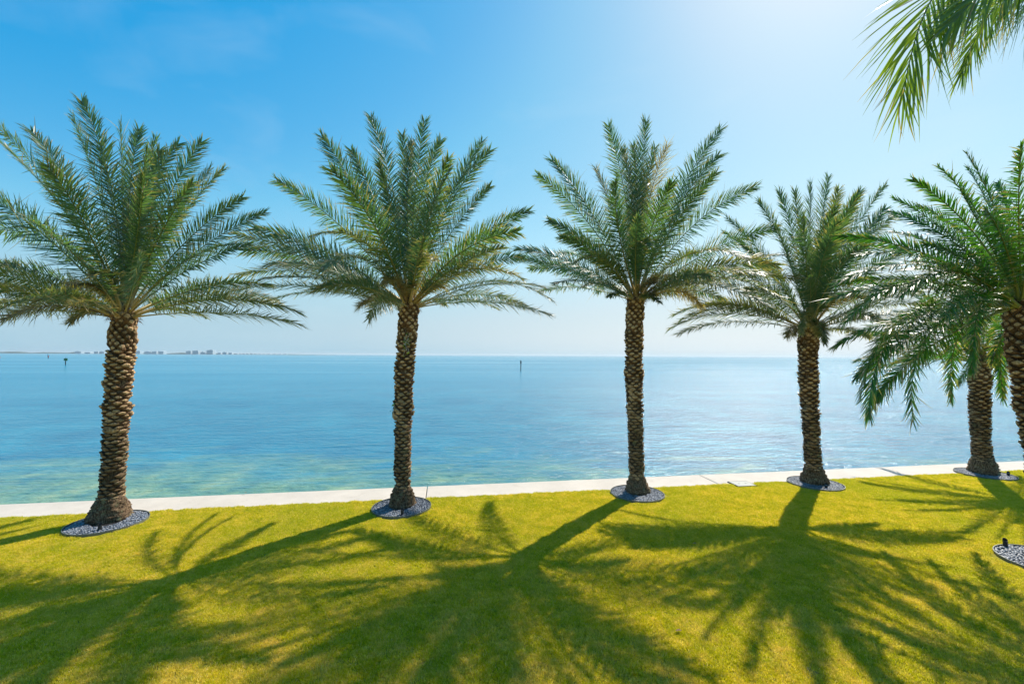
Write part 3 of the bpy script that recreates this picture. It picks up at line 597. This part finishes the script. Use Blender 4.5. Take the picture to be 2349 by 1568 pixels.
# ------------------------------------------------------------------ pebble beds, edging and uplights
def pebble_mesh(seed):
    r = random.Random(seed); v = [(0, 0, 1)]; n = 8
    for el, rr_ in ((.62, .74), (0, 1.0), (-.6, .75)):
        for k in range(n):
            a = 2 * math.pi * k / n; q = rr_ * (1 + r.uniform(-.09, .09)); v.append((q * math.cos(a), q * math.sin(a), el + r.uniform(-.06, .06)))
    v.append((0, 0, -1)); f = [(0, 1 + k, 1 + (k + 1) % n) for k in range(n)]
    for j in range(2):
        for k in range(n):
            a = 1 + j * n + k; b = 1 + j * n + (k + 1) % n; f.append((a, a + n, b + n, b))
    f += [(len(v) - 1, 1 + 2 * n + (k + 1) % n, 1 + 2 * n + k) for k in range(n)]
    me = mesh('pebble', v, f, True); me.materials.append(M_peb); return me
PEB = [pebble_mesh(i) for i in range(6)]
BEDS = []
def make_bed(c, rad_, label, seed, r_in, size=1.0, tree_label=''):
    rr = random.Random(seed); BEDS.append((c.x, c.y, rad_))
    bed = thing('pebble_bed', (c.x, c.y, 0), label, 'pebble bed', 'round beds of slate pebbles under the palms')
    n = 48; v = [(0, 0, .012)] + [(rad_ * math.cos(2 * math.pi * k / n), rad_ * math.sin(2 * math.pi * k / n), .012) for k in range(n)]
    link('bed_base', mesh('bed_base', v, [(0, 1 + k, 1 + (k + 1) % n) for k in range(n)]), bed, M_soil)
    v = []; f = []
    for k in range(n):
        a = 2 * math.pi * k / n
        for (q, z) in ((rad_ - .006, 0), (rad_ - .006, .055), (rad_ + .006, .055), (rad_ + .006, 0)): v.append((q * math.cos(a), q * math.sin(a), z))
    for k in range(n):
        for j in range(3): a = k * 4 + j; b = ((k + 1) % n) * 4 + j; f.append((a, b, b + 1, a + 1))
    link('edging', mesh('edging', v, f), bed, M_edge)
    N = int(1050 / size ** 2 * (rad_ / .75) ** 2); its = []; grid = {}
    tries = 0
    while len(its) < N and tries < N * 14:
        tries += 1
        q = math.sqrt(rr.uniform((r_in * .8) ** 2, (rad_ - .03) ** 2)); a = rr.uniform(0, 2 * math.pi); x, y = q * math.cos(a), q * math.sin(a)
        s = size * rr.choice((.75, .9, 1, 1, 1.15, 1.35)); key = (int(x // .07), int(y // .07)); mind = .038 * s
        cnt = 0; bad = False
        for i in (-1, 0, 1):
            for j in (-1, 0, 1):
                for (u, w, z) in grid.get((key[0] + i, key[1] + j), ()):
                    dd = math.hypot(u - x, w - y)
                    if dd < mind: bad = True
                    if dd < .045: cnt += 1
        if bad: continue
        lay = min(cnt, 2) * .007
        hz = .020 + lay + .03 * max(0, 1 - q / rad_); grid.setdefault(key, []).append((x, y, 0))
        M = Matrix.Translation((x, y, hz)) @ Matrix.Rotation(rr.uniform(0, 6.28), 4, 'Z') @ Matrix.Rotation(rr.uniform(-.35, .35), 4, 'X') @ Matrix.Diagonal((.033 * s, .022 * s * rr.uniform(.8, 1.15), .015 * s, 1))
        dist = math.hypot(c.x + x, c.y + y); front = -y
        its.append((math.hypot(c.x + x, c.y + y) - s * .8, M, rr.choice(PEB)))
    its.sort(key=lambda q: q[0])
    for _, M, me in its[:298]:
        o = link('pebble', me, bed); o.matrix_local = M
    mbx = MB()
    for _, M, me in its[298:]: mbx.add([M @ vv.co for vv in me.vertices], [tuple(p.vertices) for p in me.polygons])
    mbx.build('pebble_rest', M_peb, bed, True)['kind'] = 'stuff'
    return bed
beds = [((247, 1200), 'oval ring of grey slate pebbles around the leftmost palm', .40), ((921, 1164), 'ring of grey pebbles round the foot of the second palm from the left', .36), ((1461, 1133), 'ring of grey pebbles round the foot of the slender third palm', .36),
        ((1869, 1110), 'ring of grey pebbles round the foot of the fourth palm', .38), ((2258, 1088), 'ring of grey pebbles around the short palm farthest along the seawall', .40)]
for i, (p, lb, ri) in enumerate(beds): make_bed(ground(*p), .75, lb, 40 + i, ri)
make_bed(B6, .78, 'pebble bed cut off by the right picture edge, nearest the camera', 60, .33, 1.25)

def uplight(pos, rot, lean, label):
    t = thing('landscape_uplight', tuple(pos), label, 'garden light', 'small black uplights beside the palms'); t.rotation_euler.z = rot
    M = Matrix.Rotation(lean, 4, 'X'); n = 16; v = []; f = []
    for (q, z, cut) in ((.036, .02, 0), (.038, .05, 0), (.038, .17, 1), (.034, .17, 1), (.034, .13, 0)):
        for k in range(n):
            a = 2 * math.pi * k / n; v.append(tuple(M @ Vector((q * math.cos(a), q * math.sin(a), z + cut * .03 * math.sin(a)))))
    for j in range(4):
        for k in range(n): a = j * n + k; b = j * n + (k + 1) % n; f.append((a, b, b + n, a + n))
    f.append(tuple(reversed(range(n)))); link('housing', mesh('housing', v, f, False), t, M_black)
    v = [tuple(M @ Vector((.0335 * math.cos(2 * math.pi * k / n), .0335 * math.sin(2 * math.pi * k / n), .135))) for k in range(n)]
    link('lens', mesh('lens', v, [tuple(range(n))]), t, M_glass)
    sm = MB(); sm.tube([(0, 0, -.03), (0, 0, .035)], .012, 8); sm.build('spike', M_black, t, True)
uplight(ground(228, 1219), .6, -.15, 'dark garden uplight at the front of the leftmost pebble bed')
uplight(ground(922, 1183), .2, -.15, 'garden uplight at the front of the second pebble bed from the left')
uplight(ground(1894, 1120), -.5, .5, 'tipped dark uplight in the pebble bed of the fourth palm')
uplight(ground(2312, 1092), -.8, .5, 'tipped uplight in the farthest pebble bed by the seawall')
g6 = ground(2306, 1256); uplight(g6, -.6, -.1, 'black uplight standing at the left rim of the nearest pebble bed')

# ------------------------------------------------------------------ access cover in the lawn
cv = ground(1702, 1110); cvr = thing('access_cover', tuple(cv), 'square pale concrete access cover set in the lawn by the seawall', 'access cover'); cvr.rotation_euler.z = yaw
mb = MB(); mb.box((0, 0, .012), (.60, .46, .03)); mb.build('cover_plate', M_cover, cvr)
mb = MB()
for (c, d) in (((0, .247, .010), (.66, .022, .028)), ((0, -.247, .008), (.66, .022, .018)), ((.316, 0, .009), (.02, .474, .024)), ((-.316, 0, .009), (.02, .474, .02))): mb.box(c, d)
mb.build('cover_frame', M_soil, cvr)
mb = MB()
for x in (-.12, .12): mb.box((x, 0, .028), (.05, .02, .004))
mb.build('lift_slots', M_soil, cvr)

# ------------------------------------------------------------------ grass
def tuft_mesh():
    r = np.random.default_rng(5); n = 330; R0 = .115
    q = R0 * np.sqrt(r.random(n)); a = r.random(n) * 6.283; x = q * np.cos(a); y = q * np.sin(a)
    h = r.uniform(.016, .040, n); w = r.uniform(.0022, .0046, n); d = r.random(n) * 6.283; ln = r.uniform(.15, 1.0, n) * h
    wd = d + 1.57 + r.normal(0, .4, n)
    V = np.zeros((n, 5, 3)); cx, cy = np.cos(d), np.sin(d); ux, uy = np.cos(wd), np.sin(wd)
    for k, (kk, ww) in enumerate(((0, 1), (.55, .8))):
        bx = x + cx * ln * kk ** 2; by = y + cy * ln * kk ** 2; bz = h * kk
        V[:, 2 * k] = np.stack([bx - ux * w * ww, by - uy * w * ww, bz], 1); V[:, 2 * k + 1] = np.stack([bx + ux * w * ww, by + uy * w * ww, bz], 1)
    V[:, 4] = np.stack([x + cx * ln, y + cy * ln, h], 1)
    f = []
    for i in range(n): b = 5 * i; f += [(b, b + 1, b + 3, b + 2), (b + 2, b + 3, b + 4)]
    me = mesh('grass_tuft', V.reshape(-1, 3), f); me.materials.append(M_grass); return me
tuft = bpy.data.objects.new('grass_tuft', tuft_mesh())          # not linked: only the source of the turf
pts = []
cn_, cd = np.array(CAPNEAR[:2]), np.array(WALLDIR[:2]); cnn = np.array(WALLN[:2])
STEP = .125
for s in np.arange(-19, 24, STEP):
    for w_ in np.arange(-.085, -11.5, -STEP):
        jit = nr.uniform(-.05, .05, 2); 
        if w_ > -.2: jit[1] = nr.uniform(-.03, .035)
        p = cn_ + cd * (s + jit[0]) + cnn * (w_ + jit[1])
        if p[1] < 3.6 or abs(p[0]) > p[1] * 1.27 + 1.6: continue
        if any((p[0] - bx) ** 2 + (p[1] - by) ** 2 < (br + .070) ** 2 for bx, by, br in BEDS): continue
        lx = (p[0] - cv.x) * cd[0] + (p[1] - cv.y) * cd[1]; ly = (p[0] - cv.x) * cnn[0] + (p[1] - cv.y) * cnn[1]
        if abs(lx) < .40 and abs(ly) < .33: continue
        pts.append((p[0], p[1], .0))
gm = bpy.data.meshes.new('turf_grass'); gm.from_pydata(pts, [], []); gm.update()
grass = link('turf_grass', gm); tag(grass, 'short yellow-green turf grass covering the lawn', 'grass', kind='stuff')
ng = bpy.data.node_groups.new('turf_grass', 'GeometryNodeTree')
ng.interface.new_socket('Geometry', in_out='INPUT', socket_type='NodeSocketGeometry'); ng.interface.new_socket('Geometry', in_out='OUTPUT', socket_type='NodeSocketGeometry')
gi = ng.nodes.new('NodeGroupInput'); go = ng.nodes.new('NodeGroupOutput'); ip = ng.nodes.new('GeometryNodeInstanceOnPoints'); ob = ng.nodes.new('GeometryNodeObjectInfo'); ob.inputs['Object'].default_value = tuft; ob.inputs['As Instance'].default_value = True
rv = ng.nodes.new('FunctionNodeRandomValue'); rv.data_type = 'FLOAT_VECTOR'; rv.inputs[0].default_value = (0, 0, 0); rv.inputs[1].default_value = (0, 0, 6.283)
rs = ng.nodes.new('FunctionNodeRandomValue'); rs.data_type = 'FLOAT'; rs.inputs[2].default_value = .75; rs.inputs[3].default_value = 1.15
ng.links.new(gi.outputs[0], ip.inputs['Points']); ng.links.new(ob.outputs['Geometry'], ip.inputs['Instance']); ng.links.new(rv.outputs[0], ip.inputs['Rotation']); ng.links.new(rs.outputs[1], ip.inputs['Scale']); ng.links.new(ip.outputs[0], go.inputs[0])
md = grass.modifiers.new('turf', 'NODES'); md.node_group = ng

# ------------------------------------------------------------------ plants growing on the second palm's trunk
def sprig(pos, n, spread, colr, label, seed, size=.05):
    r = np.random.default_rng(seed); pl = thing('trunk_plant', tuple(pos), label, 'climbing plant')
    st = MB(); prev = Vector((0, 0, 0))
    for k in range(n):
        p = Vector((r.normal(0, spread[0]), -abs(r.normal(.03, .03)), r.normal(0, spread[1])))
        st.tube([(0, .05, p.z * .5), tuple(p * .6), tuple(p)], .003, 5)
        a = Vector(r.normal(0, 1, 3)).normalized(); b = a.cross(Vector(r.normal(0, 1, 3))).normalized(); s = size * r.uniform(.6, 1.3)
        m = MB(); m.add([Vector((0, 0, 0)), a * s * .4 + b * s * .38, a * s * .8 + b * s * .28, a * s * 1.2 - Vector((0, 0, s * .2)), a * s * .8 - b * s * .28, a * s * .4 - b * s * .38], [(0, 1, 2, 3), (0, 3, 4, 5)], tuple(np.array(colr) * r.uniform(.6, 1.4)))
        lo_ = m.build('leaf', M_leaf2, pl, False, True); lo_.location = p
    st.build('stem', M_stalk, pl, True, True)
q = at(937, 785, p2[1].y); sprig(q - Vector((0, p2[3](q.z) + .06, 0)), 34, (.07, .14), (.22, .30, .03), 'yellow-green vine leaves high on the trunk of the second palm', 3, .045)
q = at(906, 935, p2[1].y); sprig(q - Vector((0, p2[3](q.z) * .7, 0)), 9, (.035, .07), (.05, .24, .04), 'small bright green sprout halfway up the second palm trunk', 4, .055)
# swollen knob on the left side of the same trunk belongs to the palm
kb = MB(); rr = random.Random(3)
bpal, org2, cen2, rad2, top2 = p2
kc = cen2((at(905, 950, org2.y)).z) - org2 + Vector((-.19, -.03, 0))
nn_ = 14; v = []; f = []
for i in range(9):
    ph = math.pi * i / 8
    for j in range(nn_):
        a = 2 * math.pi * j / nn_; s = 1 + rr.uniform(-.14, .14); v.append((kc.x + .10 * s * math.sin(ph) * math.cos(a), kc.y + .10 * s * math.sin(ph) * math.sin(a), kc.z + .16 * math.cos(ph)))
for i in range(8):
    for j in range(nn_): a = i * nn_ + j; b = i * nn_ + (j + 1) % nn_; f.append((a, a + nn_, b + nn_, b))
link('bark_knob', mesh('bark_knob', v, f, False), bpal, M_boot)

# ------------------------------------------------------------------ things out on the water
M_wood = simple_mat('tarred_timber', (.035, .03, .028), .8, .4, 6, .01); M_green = simple_mat('green_board', (.01, .16, .05), .5, .15, 5); M_white = simple_mat('white_paint', (.75, .75, .73), .5, .1, 5); M_red = simple_mat('red_board', (.45, .03, .02), .5, .15, 5)
def wpos(px, py): return ground(px, py, WATZ)
S = 2348 / 3000
def pile_marker(name, px, py, h, lean, parts, label, cat='channel marker', r=.16):
    b = wpos(px * S, py * S); t = thing(name, (b.x, b.y, WATZ), label, cat)
    m = MB(); m.tube([(0, 0, -1), (lean * h * .5, 0, h * .5), (lean * h, 0, h)], [r * 1.08, r, r * .92], 10); m.build('pile', M_wood, t, True)
    for (nm, mt, fn) in parts: o = MB(); fn(o); o.build(nm, mt, t)
    return t
def diamond(o, z, s): o.add([(-s, -.2, z), (0, -.2, z - s), (s, -.2, z), (0, -.2, z + s), (-s, -.16, z), (0, -.16, z - s), (s, -.16, z), (0, -.16, z + s)], [(0, 1, 2, 3), (7, 6, 5, 4), (0, 4, 5, 1), (1, 5, 6, 2), (2, 6, 7, 3), (3, 7, 4, 0)])
pile_marker('channel_marker', 191.6, 1069, 2.4, .0, [('sign_board', M_green, lambda o: (o.box((0, -.21, 2.35), (1.15, .05, 1.1)),)), ('sign_back', M_green, lambda o: o.box((0, .21, 2.35), (1.15, .05, 1.1))), ('sign_frame', M_white, lambda o: (o.box((0, -.243, 2.87), (1.05, .015, .05)), o.box((0, -.243, 1.83), (1.05, .015, .05)))), ('beacon', M_black, lambda o: o.box((0, 0, 2.95), (.2, .2, .25)))], 'square green channel marker on a dark pile in the far water')
pile_marker('channel_marker', 141, 1049.4, 2.9, .0, [('board', M_white, lambda o: o.box((0, -.2, 3.2), (1.3, .1, 1.6))), ('red_band', M_red, lambda o: o.box((0, 0, 1.9), (.75, .6, .9)))], 'white topped channel marker far out, left of the green marker', r=.3)
pile_marker('channel_marker', -2, 1055.8, 2.3, .0, [('sign_board', M_red, lambda o: o.add([(-1.0, -.2, 1.7), (1.0, -.2, 1.7), (0, -.2, 3.4), (-1.0, -.15, 1.7), (1.0, -.15, 1.7), (0, -.15, 3.4)], [(0, 1, 2), (5, 4, 3), (0, 3, 4, 1), (1, 4, 5, 2), (2, 5, 3, 0)])), ('board_rim', M_white, lambda o: o.box((0, -.21, 1.72), (1.9, .03, .08)))], 'red triangular channel marker at the left picture edge')
pile_marker('mooring_pile', 1525.6, 1086.5, 3.3, .02, [('pile_head', M_wood, lambda o: (o.box((.03, 0, 2.85), (.42, .36, .95)), o.box((-.04, 0, 3.4), (.22, .3, .35)))), ('white_cap', M_white, lambda o: o.box((.14, 0, 3.42), (.14, .2, .16)))], 'lone dark timber pile standing in the open bay', 'mooring pile', .13)

# small motor boat and its wake
bp = wpos(564 * S, 1039.6 * S); bt = thing('motor_boat', (bp.x, bp.y, WATZ), 'tiny white motor boat speeding below the far skyline', 'boat')
Lb = 9.0; bt.rotation_euler.z = .05
m = MB(); secs = [(-.5, 1.2, .9), (-.2, 1.35, 1.0), (.2, 1.2, 1.15), (.42, .6, 1.35), (.5, .03, 1.45)]
v = []; f = []
for (x, w_, h) in secs: v += [(x * Lb, -w_, h), (x * Lb, -w_ * .6, -.2), (x * Lb, w_ * .6, -.2), (x * Lb, w_, h)]
for i in range(4):
    for j in range(4): a = i * 4 + j; b = i * 4 + (j + 1) % 4; f.append((a, b, b + 4, a + 4))
f += [(3, 2, 1, 0), (16, 17, 18, 19)]; m.add(v, f); m.build('hull', M_white, bt)
m = MB(); m.box((-.3, 0, 1.75), (2.6, 1.7, 1.3)); m.build('cabin', M_white, bt); m = MB(); m.box((.1, 0, 1.9), (2.0, 1.76, .45)); m.build('windscreen', M_black, bt); m = MB(); m.box((-4.7, 0, 1.0), (.6, .5, 1.1)); m.build('outboard', M_black, bt)
m = MB(); v = [(-4, -1, .05), (-4, 1, .05)]; f = []
for i in range(1, 24):
    x = -4 - i * 3.4; w_ = 1 + i * .35; v += [(x, -w_, .05 + .25 * rnd.random() * (1 - i / 24)), (x, w_, .05 + .25 * rnd.random() * (1 - i / 24))]; f.append((2 * i - 2, 2 * i - 1, 2 * i + 1, 2 * i))
m.add(v, f); wk = m.build('boat_wake', M_white); wk.location = (bp.x, bp.y, WATZ); wk.rotation_euler.z = .05; tag(wk, 'white foam wake trailing behind the motor boat', 'wake', kind='stuff')

# ------------------------------------------------------------------ far shore with its skyline
M_far = simple_mat('far_render', (.44, .50, .53), .8, .12, .02); M_farg = simple_mat('far_glass', (.10, .16, .20), .3, .2, .05); M_wood_far = simple_mat('mangrove', (.05, .08, .045), .9, .4, .03)
def far_building(x3, w3, h3, style, label, D=4200, base3=None):
    """x3, w3, h3 in photograph pixels (3000 wide) at the distance D"""
    k = D / 1239.0; hz = 1031.8 + x3 * .0056
    p = at(x3 * S, hz * S, D); W = w3 * k; H = h3 * k
    t = thing('apartment_tower' if h3 > 6 else 'waterfront_building', (p.x, D, 0), label, 'building', 'buildings on the far shore')
    dp = W * .6 + 12
    m = MB(); m.box((0, 0, H / 2), (W, dp, H)); m.build('wall', M_far, t)
    nfl = max(2, int(H / 4.5)); m = MB()
    for i in range(nfl):
        m.box((0, -dp / 2 - .15, (i + .55) * H / nfl), (W * .92, .5, H / nfl * .42))
    m.build('window_band', M_farg, t)
    m = MB()
    if style == 0: m.box((0, 0, H + 2), (W * .4, dp * .5, 4)); m.box((W * .2, 0, H + 1), (W * .2, dp * .3, 2.2))
    elif style == 1: m.box((-W * .2, 0, H + 2.5), (W * .35, dp * .5, 5)); m.box((W * .3, 0, H + 1.2), (W * .15, dp * .4, 2.4))
    else: m.add([(-W / 2, -dp / 2, H), (W / 2, -dp / 2, H), (W / 2, dp / 2, H), (-W / 2, dp / 2, H), (-W * .3, 0, H + 4), (W * .3, 0, H + 4)], [(0, 1, 5, 4), (2, 3, 4, 5), (1, 2, 5), (3, 0, 4)])
    m.build('roof', M_far, t)
far_list = [(235, 18, 6, 1, 'low pale block on the far shore, leftmost of the skyline'), (262, 16, 4, 2, 'wide low building left of the thick trunk on the far shore'), (286, 12, 6, 0, 'small block with a raised roof close left of the thick trunk'), (303, 14, 6, 1, 'low flat block touching the left side of the thick trunk'),
            (408, 14, 8, 0, 'squat block just right of the thick trunk on the far shore'), (438, 18, 6.5, 1, 'long low terrace of flats on the far shore'), (456, 14, 7, 0, 'pale flats beside the long terrace on the far shore'), (476, 15, 8, 2, 'white building with a broad roof between terrace and towers'),
            (556, 14, 9, 0, 'left tower of the pair in the middle of the skyline'), (577, 17, 10, 0, 'right tower of the pair in the middle of the skyline'), (598, 14, 6, 1, 'low block between the tower pair and the tallest tower'), (619, 18, 12, 0, 'tallest and boxiest tower of the far skyline'), (645, 8, 5, 2, 'small house right of the tallest tower'), (661, 12, 6, 1, 'low building with stepped roof right of the tallest tower'), (677, 10, 5, 2, 'low pale house at the end of the towers')]
for a in far_list: far_building(*a)
for i, x in enumerate((695, 706, 716, 727, 740, 752, 763, 775, 790, 806, 822, 838)):
    far_building(x, rnd.uniform(4, 7), rnd.uniform(1.6, 2.8), 2, 'tiny white waterfront house in the thin row ending the far shore', 4300)
# low wooded land, thinning out to the right
v = []; f = []; rr = random.Random(9); n = 0
Df = 4400; xs = [(-900 + i * 4) for i in range(470)]
for i, x3 in enumerate(xs):
    hz = 1031.8 + x3 * .0056; p = at(x3 * S, hz * S, Df); env = 5.0 if x3 < 300 else (4.0 if x3 < 680 else max(.35, 4.0 - (x3 - 680) / 70.0))
    if 60 < x3 < 210: env = 4.6 - abs(x3 - 130) / 60
    h = env * (.72 + .28 * math.sin(x3 * .05) * math.sin(x3 * .013 + 1)) * Df / 1239 * rr.uniform(.8, 1.12)
    h = min(h, 17)
    v += [(p.x, Df - 25, WATZ - .5), (p.x + 3, Df - 15, h * .7), (p.x, Df + 10, h), (p.x - 2, Df + 60, h * .8), (p.x, Df + 90, WATZ - .5)]
for i in range(len(xs) - 1):
    for j in range(4): a = i * 5 + j; f.append((a, a + 5, a + 6, a + 1))
fs = link('far_woodland', mesh('far_woodland', v, f), None, M_wood_far); tag(fs, 'low wooded shoreline across the bay, thinning towards the right', 'woodland', kind='stuff')

# ------------------------------------------------------------------ scraps on the lawn and cap
M_dead = simple_mat('dry_leaf', (.22, .13, .06), .8, .3, 50)
for i, (x, y, lb) in enumerate(((222, 1317, 'curled dry leaf scrap lying on the lawn below the leftmost pebble bed'), (561, 1133, 'brown leaf scrap on the pale wall cap between the first two palms'), (1555, 1452, 'small pale leaf scrap in the shaded front lawn'), (1592, 1250, 'tiny leaf scrap in the shadow of the third palm'))):
    if lb is None: continue
    p = ground(x, y); m = MB(); m.add([(-.05, 0, 0), (0, -.02, .02), (.06, 0, .005), (0, .025, .015), (.02, .01, .03)], [(0, 1, 4, 3), (1, 2, 4), (4, 2, 3)]); o = m.build('fallen_leaf', M_dead); o.location = p + Vector((0, 0, .035)); tag(o, lb, 'leaf')
wp = ground(1862, 1545); wd = thing('weed_tuft', tuple(wp), 'small dark weed tuft growing in the front lawn', 'weed')
m = MB(); rr = random.Random(5)
for k in range(26):
    a = rr.uniform(0, 6.28); ln = rr.uniform(.05, .11); d = Vector((math.cos(a), math.sin(a), rr.uniform(.3, 1.1))).normalized(); sd = Vector((-math.sin(a), math.cos(a), 0)) * .004
    m.add([-sd, sd, d * ln * .6 + sd, d * ln * .6 - sd, d * ln - Vector((0, 0, .02))], [(0, 1, 2, 3), (3, 2, 4)], (.05, .13, .03))
m.build('blades', M_leaf, wd, False, True)['kind'] = 'stuff'

# ------------------------------------------------------------------ sea air
hm = bpy.data.materials.new('sea_air'); hm.use_nodes = True; hn = hm.node_tree.nodes; hl = hm.node_tree.links
for a in list(hn): hn.remove(a)
ho = hn.new('ShaderNodeOutputMaterial'); pv = hn.new('ShaderNodeVolumePrincipled'); pv.inputs['Color'].default_value = (.80, .90, .96, 1); pv.inputs['Density'].default_value = 0.75e-4; pv.inputs['Anisotropy'].default_value = .2
hl.new(pv.outputs[0], ho.inputs['Volume'])
m = MB(); m.box((0, 0, 21), (60000, 60000, 50)); hz_ = m.build('haze', hm); tag(hz_, kind='stuff')
